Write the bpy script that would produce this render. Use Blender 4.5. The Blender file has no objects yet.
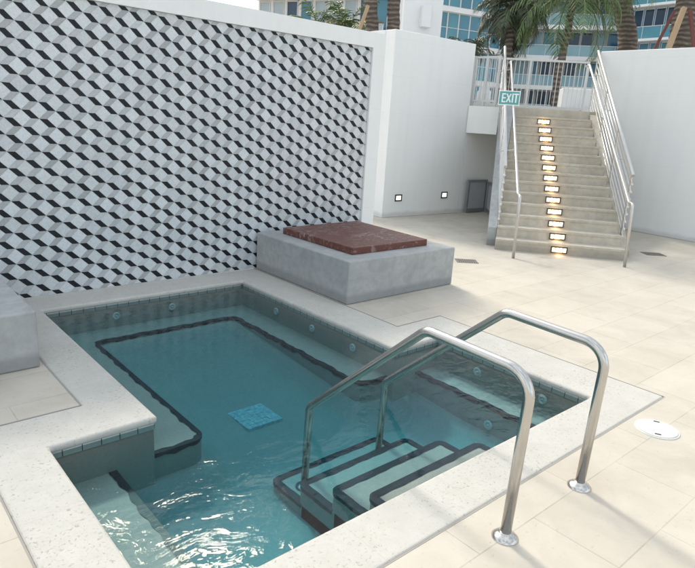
import bpy, math, random
from mathutils import Vector, Matrix
from mathutils.geometry import tessellate_polygon
random.seed(7)
scene = bpy.context.scene
COL = scene.collection
R = math.radians

# ------------------------------------------------------------------ camera
CAM_F = 604.36            # focal length in pixels of the 695 px wide photograph
CR = Vector((0.7527310816, -0.6554791904, 0.0611796514))
CU = Vector((0.1294911919, 0.2385355045, 0.9624618416))
CF = Vector((0.6454672339, 0.7165527171, -0.2644319452))
CO = Vector((0, 0, 1.7))
cam = bpy.data.cameras.new('camera')
cam.sensor_width = 36.0
cam.lens = 36.0 * CAM_F / 695.0
cam.clip_start = 0.05
cam.clip_end = 2000
co = bpy.data.objects.new('camera', cam)
COL.objects.link(co)
co.matrix_world = Matrix(((CR.x, CU.x, -CF.x, CO.x), (CR.y, CU.y, -CF.y, CO.y), (CR.z, CU.z, -CF.z, CO.z), (0, 0, 0, 1)))
scene.camera = co

# ------------------------------------------------------------------ light
SUN_AZ, SUN_EL = 79.0, 48.0          # azimuth from +X towards +Y, elevation
world = bpy.data.worlds.new('World')
scene.world = world
world.use_nodes = True
wn, wl = world.node_tree.nodes, world.node_tree.links
wn.clear()
w_out = wn.new('ShaderNodeOutputWorld')
w_bg = wn.new('ShaderNodeBackground')
w_bg.inputs['Strength'].default_value = 0.13
sky = wn.new('ShaderNodeTexSky')
sky.sky_type = 'NISHITA'
sky.sun_disc = False
sky.sun_elevation = R(SUN_EL)
sky.sun_rotation = R(90 - SUN_AZ)
sky.air_density = 1.0
sky.dust_density = 3.0
sky.ozone_density = 1.0
# broken white cloud over the sky
w_tc = wn.new('ShaderNodeTexCoord')
w_map = wn.new('ShaderNodeMapping')
w_map.inputs['Scale'].default_value = (1.6, 1.6, 3.2)
w_noise = wn.new('ShaderNodeTexNoise')
w_noise.inputs['Scale'].default_value = 1.7
w_noise.inputs['Detail'].default_value = 7
w_noise.inputs['Roughness'].default_value = 0.58
w_ramp = wn.new('ShaderNodeValToRGB')
w_ramp.color_ramp.elements[0].position = 0.36
w_ramp.color_ramp.elements[0].color = (0.05, 0.05, 0.05, 1)
w_ramp.color_ramp.elements[1].position = 0.62
w_mix = wn.new('ShaderNodeMix'); w_mix.data_type = 'RGBA'
w_mix.inputs['B'].default_value = (10.0, 10.7, 10.95, 1)
# thin bright cloud glowing around the sun
w_dot = wn.new('ShaderNodeVectorMath'); w_dot.operation = 'DOT_PRODUCT'
GA, GE = R(67), R(40)
w_dot.inputs[1].default_value = (math.cos(GE) * math.cos(GA), math.cos(GE) * math.sin(GA), math.sin(GE))
w_mr = wn.new('ShaderNodeMapRange')
w_mr.inputs['From Min'].default_value = math.cos(R(12))
w_mr.inputs['From Max'].default_value = math.cos(R(5))
w_mr.inputs['To Min'].default_value = 0
w_mr.inputs['To Max'].default_value = 620
w_mr.interpolation_type = 'SMOOTHSTEP'
w_mul = wn.new('ShaderNodeMath'); w_mul.operation = 'MULTIPLY'
w_add = wn.new('ShaderNodeMix'); w_add.data_type = 'RGBA'; w_add.blend_type = 'ADD'
w_add.inputs['Factor'].default_value = 1
w_glow = wn.new('ShaderNodeMix'); w_glow.data_type = 'RGBA'; w_glow.blend_type = 'MULTIPLY'
w_glow.inputs['Factor'].default_value = 1
w_glow.inputs['A'].default_value = (1.0, 0.87, 0.66, 1)
wl.new(w_tc.outputs['Generated'], w_map.inputs['Vector'])
wl.new(w_map.outputs['Vector'], w_noise.inputs['Vector'])
wl.new(w_noise.outputs['Fac'], w_ramp.inputs['Fac'])
wl.new(w_ramp.outputs['Color'], w_mix.inputs['Factor'])
wl.new(sky.outputs['Color'], w_mix.inputs['A'])
wl.new(w_tc.outputs['Generated'], w_dot.inputs[0])
wl.new(w_dot.outputs['Value'], w_mr.inputs['Value'])
wl.new(w_mr.outputs['Result'], w_mul.inputs[0])
w_r2 = wn.new('ShaderNodeValToRGB')
w_r2.color_ramp.elements[0].position = 0.51
w_r2.color_ramp.elements[1].position = 0.58
w_n2 = wn.new('ShaderNodeTexNoise')
w_n2.inputs['Scale'].default_value = 5.0
w_n2.inputs['Detail'].default_value = 8
w_n2.inputs['Roughness'].default_value = 0.6
wl.new(w_map.outputs['Vector'], w_n2.inputs['Vector'])
wl.new(w_n2.outputs['Fac'], w_r2.inputs['Fac'])
wl.new(w_r2.outputs['Color'], w_mul.inputs[1])
wl.new(w_mul.outputs[0], w_glow.inputs['B'])
wl.new(w_mix.outputs['Result'], w_add.inputs['A'])
wl.new(w_glow.outputs['Result'], w_add.inputs['B'])
wl.new(w_add.outputs['Result'], w_bg.inputs['Color'])
wl.new(w_bg.outputs['Background'], w_out.inputs['Surface'])

sun = bpy.data.lights.new('sun', 'SUN')
sun.energy = 1.55
sun.angle = R(6.0)
sun.color = (1.0, 0.93, 0.82)
so = bpy.data.objects.new('sun', sun)
COL.objects.link(so)
sd = Vector((math.cos(R(SUN_EL)) * math.cos(R(SUN_AZ)), math.cos(R(SUN_EL)) * math.sin(R(SUN_AZ)), math.sin(R(SUN_EL))))
so.rotation_euler = (-sd).to_track_quat('-Z', 'Y').to_euler()
so.location = sd * 40

scene.view_settings.view_transform = 'Standard'
scene.view_settings.look = 'None'
scene.view_settings.gamma = 1
scene.view_settings.use_curve_mapping = False
scene.view_settings.exposure = 0.27
scene.cycles.transparent_max_bounces = 24
scene.cycles.max_bounces = 10
scene.cycles.sample_clamp_indirect = 6

# ------------------------------------------------------------------ helpers
def at(u, v, d):
    """the point d metres deep behind pixel (u, v) of the photograph"""
    return CO + (CF + CR * ((u - 347.5) / CAM_F) - CU * ((v - 284) / CAM_F)) * d

ORG = {}
def origin(o):
    return ORG.get(o.name, Vector((0, 0, 0))) if o else Vector((0, 0, 0))

def tag(o, label=None, cat=None, group=None, kind=None):
    if label: o['label'] = label
    if cat: o['category'] = cat
    if group: o['group'] = group
    if kind: o['kind'] = kind
    return o

def thing(name, label, cat, loc=(0, 0, 0), group=None):
    o = bpy.data.objects.new(name, None)
    COL.objects.link(o)
    o.location = loc
    o.empty_display_size = 0.2
    ORG[o.name] = Vector(loc)
    return tag(o, label, cat, group)

def copy_tree(o, parent=None):
    c = o.copy()
    COL.objects.link(c)
    if parent: c.parent = parent
    for ch in [k for k in COL.objects if k.parent == o]:
        copy_tree(ch, c)
    return c

class MB:
    def __init__(s): s.v, s.f, s.m = [], [], []
    def add(s, vs, fs, mi=0):
        b = len(s.v)
        s.v += [Vector(p) for p in vs]
        s.f += [[b + i for i in f] for f in fs]
        s.m += [mi] * len(fs)
        return s
    def hexa(s, p, mi=0):
        """8 points: bottom ring 0-3, top ring 4-7"""
        return s.add(p, [(3, 2, 1, 0), (4, 5, 6, 7), (0, 1, 5, 4), (1, 2, 6, 5), (2, 3, 7, 6), (3, 0, 4, 7)], mi)
    def box(s, x0, x1, y0, y1, z0, z1, mi=0):
        return s.hexa([(x0, y0, z0), (x1, y0, z0), (x1, y1, z0), (x0, y1, z0), (x0, y0, z1), (x1, y0, z1), (x1, y1, z1), (x0, y1, z1)], mi)
    def obox(s, c, ax, ay, az, hx, hy, hz, mi=0):
        c, ax, ay, az = Vector(c), Vector(ax).normalized() * hx, Vector(ay).normalized() * hy, Vector(az).normalized() * hz
        p = [c - ax - ay - az, c + ax - ay - az, c + ax + ay - az, c - ax + ay - az, c - ax - ay + az, c + ax - ay + az, c + ax + ay + az, c - ax + ay + az]
        return s.hexa(p, mi)
    def prism(s, poly, z0, z1, mi=0):
        n = len(poly)
        vs = [(p[0], p[1], z0) for p in poly] + [(p[0], p[1], z1) for p in poly]
        if n > 8:
            tri = tessellate_polygon([[Vector((p[0], p[1], 0)) for p in poly]])
            ar = lambda t: (poly[t[1]][0] - poly[t[0]][0]) * (poly[t[2]][1] - poly[t[0]][1]) - (poly[t[2]][0] - poly[t[0]][0]) * (poly[t[1]][1] - poly[t[0]][1])
            tri = [t if ar(t) > 0 else (t[2], t[1], t[0]) for t in tri]
            caps = [(t[2], t[1], t[0]) for t in tri] + [(n + t[0], n + t[1], n + t[2]) for t in tri]
        else:
            caps = [tuple(range(n - 1, -1, -1)), tuple(range(n, 2 * n))]
        fs = caps + [(i, (i + 1) % n, n + (i + 1) % n, n + i) for i in range(n)]
        return s.add(vs, fs, mi)
    def tube(s, path, r, n=12, mi=0, caps=True):
        path = [Vector(p) for p in path]
        rr = r if isinstance(r, (list, tuple)) else [r] * len(path)
        t0 = (path[1] - path[0]).normalized()
        up = Vector((0, 0, 1)) if abs(t0.z) < 0.9 else Vector((1, 0, 0))
        a = t0.cross(up).normalized()
        vs, fs = [], []
        for i, p in enumerate(path):
            if i == 0: t = path[1] - path[0]
            elif i == len(path) - 1: t = path[-1] - path[-2]
            else: t = (path[i + 1] - path[i]).normalized() + (path[i] - path[i - 1]).normalized()
            t.normalize()
            a = (a - t * a.dot(t)).normalized()
            b = t.cross(a)
            for k in range(n):
                an = 2 * math.pi * k / n
                vs.append(p + (a * math.cos(an) + b * math.sin(an)) * rr[i])
        for i in range(len(path) - 1):
            for k in range(n):
                fs.append((i * n + k, i * n + (k + 1) % n, (i + 1) * n + (k + 1) % n, (i + 1) * n + k))
        if caps:
            fs.append(tuple(range(n - 1, -1, -1)))
            fs.append(tuple(range((len(path) - 1) * n, len(path) * n)))
        return s.add(vs, fs, mi)
    def lathe(s, c, prof, n=32, mi=0):
        """prof: (radius, height) pairs from bottom outside to top centre, axis +Z at c"""
        c = Vector(c)
        vs, fs = [], []
        for r, h in prof:
            for k in range(n):
                an = 2 * math.pi * k / n
                vs.append(c + Vector((r * math.cos(an), r * math.sin(an), h)))
        for i in range(len(prof) - 1):
            for k in range(n):
                fs.append((i * n + k, i * n + (k + 1) % n, (i + 1) * n + (k + 1) % n, (i + 1) * n + k))
        fs.append(tuple(range((len(prof) - 1) * n, len(prof) * n)))
        return s.add(vs, fs, mi)
    def build(s, name, mats, parent=None, smooth=False, bevel=0, seg=2):
        o0 = origin(parent)
        me = bpy.data.meshes.new(name)
        me.from_pydata([p - o0 for p in s.v], [], s.f)
        if not isinstance(mats, (list, tuple)): mats = [mats]
        for m in mats: me.materials.append(m)
        for p, mi in zip(me.polygons, s.m): p.material_index = mi
        if smooth:
            for p in me.polygons: p.use_smooth = len(p.vertices) <= 4
        me.update()
        o = bpy.data.objects.new(name, me)
        COL.objects.link(o)
        ORG[o.name] = o0
        if parent: o.parent = parent
        if bevel:
            bv = o.modifiers.new('bevel', 'BEVEL')
            bv.width = bevel; bv.segments = seg; bv.limit_method = 'ANGLE'; bv.angle_limit = R(40)
            bv.use_clamp_overlap = True
        return o

def fillet(pts, rads, n=7, closed=False):
    pts = [Vector(p) for p in pts]
    out = []
    N = len(pts)
    for i, p in enumerate(pts):
        r = rads[i] if isinstance(rads, (list, tuple)) else rads
        if r <= 0 or (not closed and i in (0, N - 1)):
            out.append(p); continue
        a = (pts[i - 1] - p).normalized(); b = (pts[(i + 1) % N] - p).normalized()
        ang = a.angle(b)
        d = r / math.tan(ang / 2)
        c = p + (a + b).normalized() * (r / math.sin(ang / 2))
        s0, s1 = p + a * d, p + b * d
        v0, v1 = s0 - c, s1 - c
        w = v0.angle(v1)
        for k in range(n + 1):
            t = k / n
            out.append(c + (v0 * math.sin((1 - t) * w) + v1 * math.sin(t * w)) / math.sin(w))
    return out

# ------------------------------------------------------------------ materials
class NT:
    def __init__(s, name):
        s.mat = bpy.data.materials.new(name)
        s.mat.use_nodes = True
        s.n, s.l = s.mat.node_tree.nodes, s.mat.node_tree.links
        s.b = s.n['Principled BSDF']
        s.out = s.n['Material Output']
    def node(s, typ, **kw):
        nd = s.n.new(typ)
        for k, v in kw.items():
            if k.startswith('i_'):
                nd.inputs[k[2:].replace('_', ' ')].default_value = v
            else: setattr(nd, k, v)
        return nd
    def link(s, a, b): s.l.new(a, b)
    def coord(s, scale=(1, 1, 1), loc=(0, 0, 0), rot=(0, 0, 0)):
        tc = s.n.new('ShaderNodeTexCoord'); mp = s.n.new('ShaderNodeMapping')
        mp.inputs['Scale'].default_value = scale; mp.inputs['Location'].default_value = loc; mp.inputs['Rotation'].default_value = rot
        s.link(tc.outputs['Object'], mp.inputs['Vector'])
        return mp.outputs['Vector']
    def noise(s, vec, scale, detail=4, rough=0.55, dist=0):
        nd = s.node('ShaderNodeTexNoise')
        nd.inputs['Scale'].default_value = scale; nd.inputs['Detail'].default_value = detail
        nd.inputs['Roughness'].default_value = rough; nd.inputs['Distortion'].default_value = dist
        s.link(vec, nd.inputs['Vector'])
        return nd.outputs['Fac']
    def ramp(s, fac, stops):
        nd = s.node('ShaderNodeValToRGB')
        cr = nd.color_ramp
        while len(cr.elements) < len(stops): cr.elements.new(0.5)
        for e, (p, c) in zip(cr.elements, stops):
            e.position = p
            e.color = (c, c, c, 1) if isinstance(c, (int, float)) else (*c, 1)
        s.link(fac, nd.inputs['Fac'])
        return nd.outputs['Color']
    def mix(s, fac, a, b, mode='MIX'):
        nd = s.node('ShaderNodeMix', data_type='RGBA', blend_type=mode)
        for sock, val in ((nd.inputs['Factor'], fac), (nd.inputs['A'], a), (nd.inputs['B'], b)):
            if isinstance(val, (int, float)): sock.default_value = val
            elif isinstance(val, tuple): sock.default_value = (*val, 1)
            else: s.link(val, sock)
        return nd.outputs['Result']
    def math(s, op, a, b=0.0):
        nd = s.node('ShaderNodeMath', operation=op)
        for i, val in enumerate((a, b)):
            if isinstance(val, (int, float)): nd.inputs[i].default_value = val
            else: s.link(val, nd.inputs[i])
        return nd.outputs[0]
    def color(s, c):
        if isinstance(c, tuple): s.b.inputs['Base Color'].default_value = (*c, 1)
        else: s.link(c, s.b.inputs['Base Color'])
    def bump(s, h, strength=0.3, dist=0.01):
        nd = s.node('ShaderNodeBump')
        nd.inputs['Strength'].default_value = strength; nd.inputs['Distance'].default_value = dist
        s.link(h, nd.inputs['Height']); s.link(nd.outputs['Normal'], s.b.inputs['Normal'])
    def set(s, **kw):
        for k, v in kw.items(): s.b.inputs[k.replace('_', ' ')].default_value = v

def simple(name, c, rough=0.6, metal=0.0, var=0.12, scale=6.0, bump=0.0):
    m = NT(name)
    v = m.coord()
    f = m.noise(v, scale, 5)
    m.color(m.mix(f, tuple(x * (1 - var) for x in c), tuple(min(1, x * (1 + var)) for x in c)))
    m.set(Roughness=rough, Metallic=metal)
    if bump: m.bump(m.noise(v, scale * 8, 3), bump, 0.004)
    return m.mat

def mat_stucco():
    m = NT('white_stucco'); v = m.coord()
    big = m.noise(v, 0.9, 5, 0.6)
    streak = m.noise(m.coord((7, 7, 0.35)), 1.0, 4)
    c = m.mix(big, (0.77, 0.785, 0.785), (0.84, 0.85, 0.845))
    c = m.mix(m.ramp(streak, [(0.45, 0.0), (0.8, 0.22)]), c, (0.68, 0.69, 0.69))
    tc = m.node('ShaderNodeTexCoord'); sx = m.node('ShaderNodeSeparateXYZ'); m.link(tc.outputs['Object'], sx.inputs[0])
    h = m.math('ADD', sx.outputs['Z'], m.math('MULTIPLY', m.noise(v, 5, 5), -0.10))
    c = m.mix(m.ramp(h, [(0.0, 0.45), (0.05, 0.0)]), c, (0.45, 0.44, 0.42))
    course = m.math('ABSOLUTE', m.math('SUBTRACT', m.math('FRACT', m.math('MULTIPLY', sx.outputs['Z'], 1 / 0.61)), 0.5))
    c = m.mix(m.ramp(course, [(0.488, 0.0), (0.497, 0.10)]), c, (0.5, 0.5, 0.5))
    m.color(c); m.set(Roughness=0.85)
    m.bump(m.noise(v, 90, 3), 0.15, 0.004)
    return m.mat
def mat_concrete(name, base, dark):
    m = NT(name); v = m.coord()
    a = m.noise(v, 2.2, 8, 0.62, 0.4); b = m.noise(v, 14, 5)
    c = m.mix(m.ramp(a, [(0.33, 0.0), (0.68, 1.0)]), dark, base)
    c = m.mix(m.ramp(b, [(0.35, 0.35), (0.6, 0.0)]), c, tuple(x * 0.72 for x in dark))
    # damp, grimy foot
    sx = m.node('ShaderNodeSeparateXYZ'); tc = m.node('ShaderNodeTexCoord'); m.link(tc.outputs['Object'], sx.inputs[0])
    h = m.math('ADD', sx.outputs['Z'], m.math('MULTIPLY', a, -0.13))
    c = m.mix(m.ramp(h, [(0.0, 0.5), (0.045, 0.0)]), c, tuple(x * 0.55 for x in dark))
    m.color(c); m.set(Roughness=0.8)
    m.bump(m.noise(v, 40, 5), 0.2, 0.006)
    return m.mat
def mat_travertine():
    m = NT('travertine_coping'); v = m.coord()
    a = m.noise(v, 5, 6, 0.6); 
    holes = m.noise(m.coord((1, 1.0, 1)), 62, 4, 0.62, 0.6)
    dens = m.noise(v, 2.3, 3)
    hm = m.ramp(m.math('ADD', holes, m.math('MULTIPLY', m.math('SUBTRACT', dens, 0.5), 0.22)), [(0.585, 0.0), (0.68, 1.0)])
    c = m.mix(a, (0.43, 0.415, 0.385), (0.58, 0.57, 0.535))
    c = m.mix(m.ramp(m.noise(v, 16, 5, 0.7), [(0.45, 0.0), (0.7, 0.45)]), c, (0.44, 0.43, 0.395))
    c = m.mix(m.math('MULTIPLY', hm, 0.62), c, (0.24, 0.23, 0.20))
    br = m.node('ShaderNodeTexBrick'); br.offset = 0.0
    br.inputs['Scale'].default_value = 1.0; br.inputs['Brick Width'].default_value = 0.62; br.inputs['Row Height'].default_value = 0.62
    br.inputs['Mortar Size'].default_value = 0.0016; br.inputs['Mortar Smooth'].default_value = 0.2
    m.link(m.coord((1, 1, 1), (.14, .25, 0)), br.inputs['Vector'])
    c = m.mix(m.math('MULTIPLY', br.outputs['Fac'], 0.35), c, (0.34, 0.33, 0.31))
    m.color(c); m.set(Roughness=0.75)
    m.bump(m.math('SUBTRACT', m.noise(v, 60, 3), hm), 0.25, 0.004)
    return m.mat
def mat_deck():
    m = NT('limestone_pavers'); v = m.coord((1, 1, 1), (0.12, 0.435, 0))
    br = m.node('ShaderNodeTexBrick')
    br.offset = 0.5
    br.inputs['Scale'].default_value = 1.0
    br.inputs['Brick Width'].default_value = 0.8
    br.inputs['Row Height'].default_value = 0.40
    br.inputs['Mortar Size'].default_value = 0.004
    br.inputs['Mortar Smooth'].default_value = 0.4
    br.inputs['Color1'].default_value = (0.445, 0.405, 0.345, 1)
    br.inputs['Color2'].default_value = (0.515, 0.475, 0.41, 1)
    br.inputs['Mortar'].default_value = (0.33, 0.30, 0.255, 1)
    m.link(v, br.inputs['Vector'])
    a = m.noise(v, 3.0, 7, 0.62, 0.6)
    c = m.mix(m.ramp(a, [(0.35, 0.0), (0.62, 0.55)]), br.outputs['Color'], (0.585, 0.545, 0.475))
    st = m.noise(v, 0.8, 6, 0.65)
    c = m.mix(m.ramp(st, [(0.5, 0.0), (0.75, 0.28)]), c, (0.36, 0.30, 0.235))
    pit = m.ramp(m.noise(v, 38, 4, 0.6), [(0.62, 0.0), (0.72, 0.4)])
    c = m.mix(pit, c, (0.33, 0.28, 0.21))
    m.color(c); m.set(Roughness=0.7)
    m.bump(m.math('SUBTRACT', m.noise(v, 50, 4), m.math('MULTIPLY', br.outputs['Fac'], 0.6)), 0.15, 0.004)
    return m.mat
def mat_plaster():
    m = NT('pool_plaster'); v = m.coord()
    a = m.noise(v, 4, 6, 0.6); b = m.noise(v, 55, 3)
    c = m.mix(a, (0.40, 0.325, 0.285), (0.50, 0.405, 0.355))
    c = m.mix(m.ramp(b, [(0.4, 0.3), (0.62, 0.0)]), c, (0.28, 0.31, 0.29))
    m.color(c); m.set(Roughness=0.8)
    return m.mat
def mat_trim():
    m = NT('navy_trim_tile'); v = m.coord()
    a = m.noise(v, 24, 2)
    m.color(m.mix(a, (0.006, 0.009, 0.016), (0.018, 0.025, 0.038))); m.set(Roughness=0.3)
    return m.mat
def mat_waterline():
    m = NT('waterline_tile')
    tc = m.node('ShaderNodeTexCoord'); sx = m.node('ShaderNodeSeparateXYZ'); m.link(tc.outputs['Object'], sx.inputs[0])
    s = m.math('ADD', sx.outputs['X'], sx.outputs['Y'])
    cell = m.math('ABSOLUTE', m.math('SUBTRACT', m.math('FRACT', m.math('MULTIPLY', s, 1 / 0.1)), 0.5))
    g = m.ramp(cell, [(0.47, 0.0), (0.482, 1.0)])
    a = m.noise(m.coord(), 20, 4)
    c = m.mix(a, (0.50, 0.53, 0.52), (0.62, 0.64, 0.62))
    m.color(m.mix(g, c, (0.03, 0.035, 0.045))); m.set(Roughness=0.3)
    return m.mat
def mat_steel(name='brushed_steel', base=(0.62, 0.60, 0.57), rough=0.2):
    m = NT(name); v = m.coord()
    a = m.noise(v, 30, 4)
    m.color(m.mix(m.noise(v, 7, 4), tuple(x * 0.85 for x in base), base)); m.set(Metallic=1.0)
    m.link(m.ramp(a, [(0.2, rough * 0.8), (0.8, rough * 1.5)]), m.b.inputs['Roughness'])
    return m.mat
def mat_tile(name, c, var, vein=None):
    """tile face; every tile carries its own brightness in the 'tone' attribute"""
    m = NT(name); v = m.coord()
    at_ = m.node('ShaderNodeAttribute', attribute_name='tone')
    f = m.noise(v, 75, 3, 0.6)
    c0 = m.mix(m.ramp(f, [(0.3, 0.0), (0.7, 1.0)]), tuple(x * (1 - var) for x in c), tuple(min(1, x * (1 + var)) for x in c))
    m.color(m.mix(1.0, c0, at_.outputs['Color'], 'MULTIPLY')); m.set(Roughness=0.45); m.b.inputs['Specular IOR Level'].default_value = 0.25
    return m.mat
def mat_water():
    m = NT('spa_water'); v = m.coord((1, 1, 1), (0, 0, 0), (0, 0, R(20)))
    n1 = m.noise(m.coord((1.0, 1.7, 1), (0, 0, 0), (0, 0, R(25))), 3.4, 5, 0.45, 1.2)
    n2 = m.noise(v, 17, 2, 0.5, 0.4)
    h = m.math('ADD', n1, m.math('MULTIPLY', n2, 0.22))
    bp = m.node('ShaderNodeBump'); bp.inputs['Strength'].default_value = 1.0; bp.inputs['Distance'].default_value = 0.0065
    m.link(h, bp.inputs['Height'])
    fr = m.node('ShaderNodeFresnel'); fr.inputs['IOR'].default_value = 1.33
    m.link(bp.outputs['Normal'], fr.inputs['Normal'])
    tr = m.node('ShaderNodeBsdfTransparent')
    gl = m.node('ShaderNodeBsdfGlossy'); gl.inputs['Roughness'].default_value = 0.02
    m.link(bp.outputs['Normal'], gl.inputs['Normal'])
    mx = m.node('ShaderNodeMixShader')
    m.link(m.math('MULTIPLY', fr.outputs[0], 0.9), mx.inputs[0]); m.link(tr.outputs[0], mx.inputs[1]); m.link(gl.outputs[0], mx.inputs[2])
    m.n.remove(m.b)
    m.link(mx.outputs[0], m.out.inputs['Surface'])
    va = m.node('ShaderNodeVolumeAbsorption')
    va.inputs['Color'].default_value = (0.02, 0.77, 0.89, 1)
    va.inputs['Density'].default_value = 1.28
    m.link(va.outputs[0], m.out.inputs['Volume'])
    return m.mat
def mat_emit(name, c, s):
    m = NT(name)
    m.color((0.8, 0.78, 0.7))
    m.set(Roughness=0.4)
    m.b.inputs['Emission Color'].default_value = (*c, 1)
    m.b.inputs['Emission Strength'].default_value = s
    return m.mat
def mat_wood():
    m = NT('stained_red_plywood'); v = m.coord()
    g = m.noise(m.coord((2.5, 22, 6), (0, 0, 0), (0, 0, R(90))), 2.0, 6, 0.6, 0.5)
    c = m.mix(g, (0.085, 0.027, 0.019), (0.17, 0.056, 0.038))
    sc = m.ramp(m.noise(m.coord((1.0, 2.2, 1), (0, 0, 0), (0, 0, R(35))), 9, 7, 0.7, 1.5), [(0.52, 0.0), (0.62, 0.7)])
    zone = m.ramp(m.noise(v, 1.8, 3), [(0.4, 0.15), (0.6, 1.0)])
    c = m.mix(m.math('MULTIPLY', sc, zone), c, (0.42, 0.37, 0.36))
    m.color(c); m.set(Roughness=0.5)
    m.bump(g, 0.15, 0.004)
    return m.mat
def mat_glass(name, c, rough=0.08):
    m = NT(name); v = m.coord()
    a = m.noise(v, 0.35, 3)
    m.color(m.mix(a, tuple(x * 0.55 for x in c), tuple(min(1, x * 1.25) for x in c)))
    m.set(Roughness=rough)
    return m.mat
def mat_trunk():
    m = NT('palm_trunk_bark'); v = m.coord()
    w = m.node('ShaderNodeTexWave', wave_type='BANDS', bands_direction='Z')
    w.inputs['Scale'].default_value = 2.6; w.inputs['Distortion'].default_value = 4.0; w.inputs['Detail'].default_value = 3
    m.link(v, w.inputs['Vector'])
    a = m.noise(v, 9, 5)
    c = m.mix(w.outputs['Fac'], (0.085, 0.066, 0.055), (0.26, 0.22, 0.185))
    c = m.mix(m.ramp(a, [(0.4, 0.0), (0.65, 0.6)]), c, (0.10, 0.075, 0.06))
    m.color(c); m.set(Roughness=0.9); m.bump(w.outputs['Fac'], 0.8, 0.05)
    return m.mat
def mat_leaf(name, a, b):
    m = NT(name)
    g = m.node('ShaderNodeNewGeometry')
    f = m.noise(m.coord(), 1.6, 3)
    m.color(m.mix(m.math('ADD', m.math('MULTIPLY', g.outputs['Random Per Island'], 0.6), m.math('MULTIPLY', f, 0.4)), a, b))
    m.set(Roughness=0.5)
    return m.mat

M = dict(
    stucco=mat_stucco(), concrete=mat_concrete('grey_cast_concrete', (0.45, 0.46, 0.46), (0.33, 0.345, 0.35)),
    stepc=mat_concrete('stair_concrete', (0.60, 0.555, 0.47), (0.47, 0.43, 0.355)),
    coping=mat_travertine(), deck=mat_deck(), plaster=mat_plaster(), trim=mat_trim(), waterline=mat_waterline(),
    steel=mat_steel(), rail=mat_steel('satin_aluminium', (0.66, 0.65, 0.63), 0.34),
    t_white=mat_tile('white_marble_tile', (0.61, 0.645, 0.67), 0.10), t_grey=mat_tile('grey_marble_tile', (0.46, 0.485, 0.505), 0.10),
    t_black=mat_tile('black_marble_tile', (0.014, 0.018, 0.023), 0.3), grout=simple('pale_grout', (0.52, 0.53, 0.53), 0.9),
    joint=simple('sand_grout', (0.33, 0.31, 0.28), 0.9), water=mat_water(), wood=mat_wood(),
    lamp=mat_emit('warm_lamp_lens', (1.0, 0.78, 0.52), 1.25), lamp2=mat_emit('cool_lamp_lens', (1.0, 0.95, 0.88), 1.6),
    bronze=simple('dark_bronze', (0.07, 0.062, 0.055), 0.5, 0.4), lid=simple('white_plastic', (0.66, 0.65, 0.62), 0.45, 0, 0.04),
    dark=simple('dark_slot', (0.03, 0.03, 0.03), 0.7), grate=simple('drain_grate', (0.20, 0.185, 0.165), 0.6),
    sgreen=simple('sign_teal', (0.10, 0.36, 0.38), 0.4), swhite=simple('sign_white', (0.80, 0.84, 0.82), 0.5),
    gate=simple('grey_painted_metal', (0.21, 0.22, 0.225), 0.5), paleblue=simple('pale_blue_drain', (0.50, 0.58, 0.61), 0.5, 0, 0.7, 45),
    jet=simple('jet_fitting', (0.66, 0.70, 0.69), 0.4), trunk=mat_trunk(),
    leaf=mat_leaf('palm_leaf', (0.04, 0.085, 0.028), (0.18, 0.27, 0.085)), leaf2=mat_leaf('grey_palm_leaf', (0.030, 0.048, 0.030), (0.14, 0.165, 0.10)),
    leaf3=mat_leaf('yellowed_frond', (0.16, 0.15, 0.05), (0.30, 0.27, 0.10)),
    bwhite=simple('white_render', (0.74, 0.75, 0.76), 0.8, 0, 0.05, 0.5), bgrey=simple('grey_soffit', (0.42, 0.44, 0.46), 0.8),
    teal=mat_glass('teal_glass', (0.05, 0.21, 0.30)), navy=mat_glass('dark_blue_glass', (0.02, 0.055, 0.10)), pale=mat_glass('pale_glass', (0.42, 0.50, 0.55), 0.25),
    sky_blue=mat_glass('bright_blue_panel', (0.03, 0.24, 0.52), 0.35), turq=mat_glass('turquoise_glass', (0.075, 0.27, 0.35), 0.15), balgl=mat_glass('balcony_glass', (0.24, 0.40, 0.46), 0.12),
    curtain=simple('beige_curtain', (0.50, 0.42, 0.38), 0.9), timber=simple('pale_timber', (0.42, 0.30, 0.19), 0.8), redwood=simple('dark_red_timber', (0.16, 0.055, 0.045), 0.8),
    white_alu=simple('white_aluminium', (0.58, 0.585, 0.59), 0.5),
)

# ------------------------------------------------------------------ dimensions
X0, X1, X2, X3 = 0.732, 1.309, 3.243, 3.744      # pool edge, from the alcove to the right bay
YF, YQ, YT, YP = 1.658, 2.990, 2.990, 5.24
OX0, OX1, OX2, OX3 = 0.444, 1.008, 3.640, 4.201   # outer edge of the coping
OYF, OYQ, OYT, YW = 1.355, 3.366, 3.366, 5.651
DECK = -0.003
BENCH, FLOOR, WL = -0.27, -0.60, -0.052

# ------------------------------------------------------------------ ground
d = MB()
BIG = 500
def flat(mb, x0, x1, y0, y1, z): mb.add([(x0, y0, z), (x1, y0, z), (x1, y1, z), (x0, y1, z)], [(0, 1, 2, 3)])
flat(d, -BIG, BIG, -BIG, OYF, DECK)
flat(d, -BIG, OX0, OYF, OYQ, DECK)
flat(d, -BIG, OX1, OYQ, YW, DECK)
flat(d, OX3, BIG, OYF, OYT, DECK)
flat(d, OX2, BIG, OYT, YW, DECK)
flat(d, -BIG, BIG, YW, BIG, DECK)
tag(d.build('pool_deck', M['deck']), kind='structure')

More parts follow.
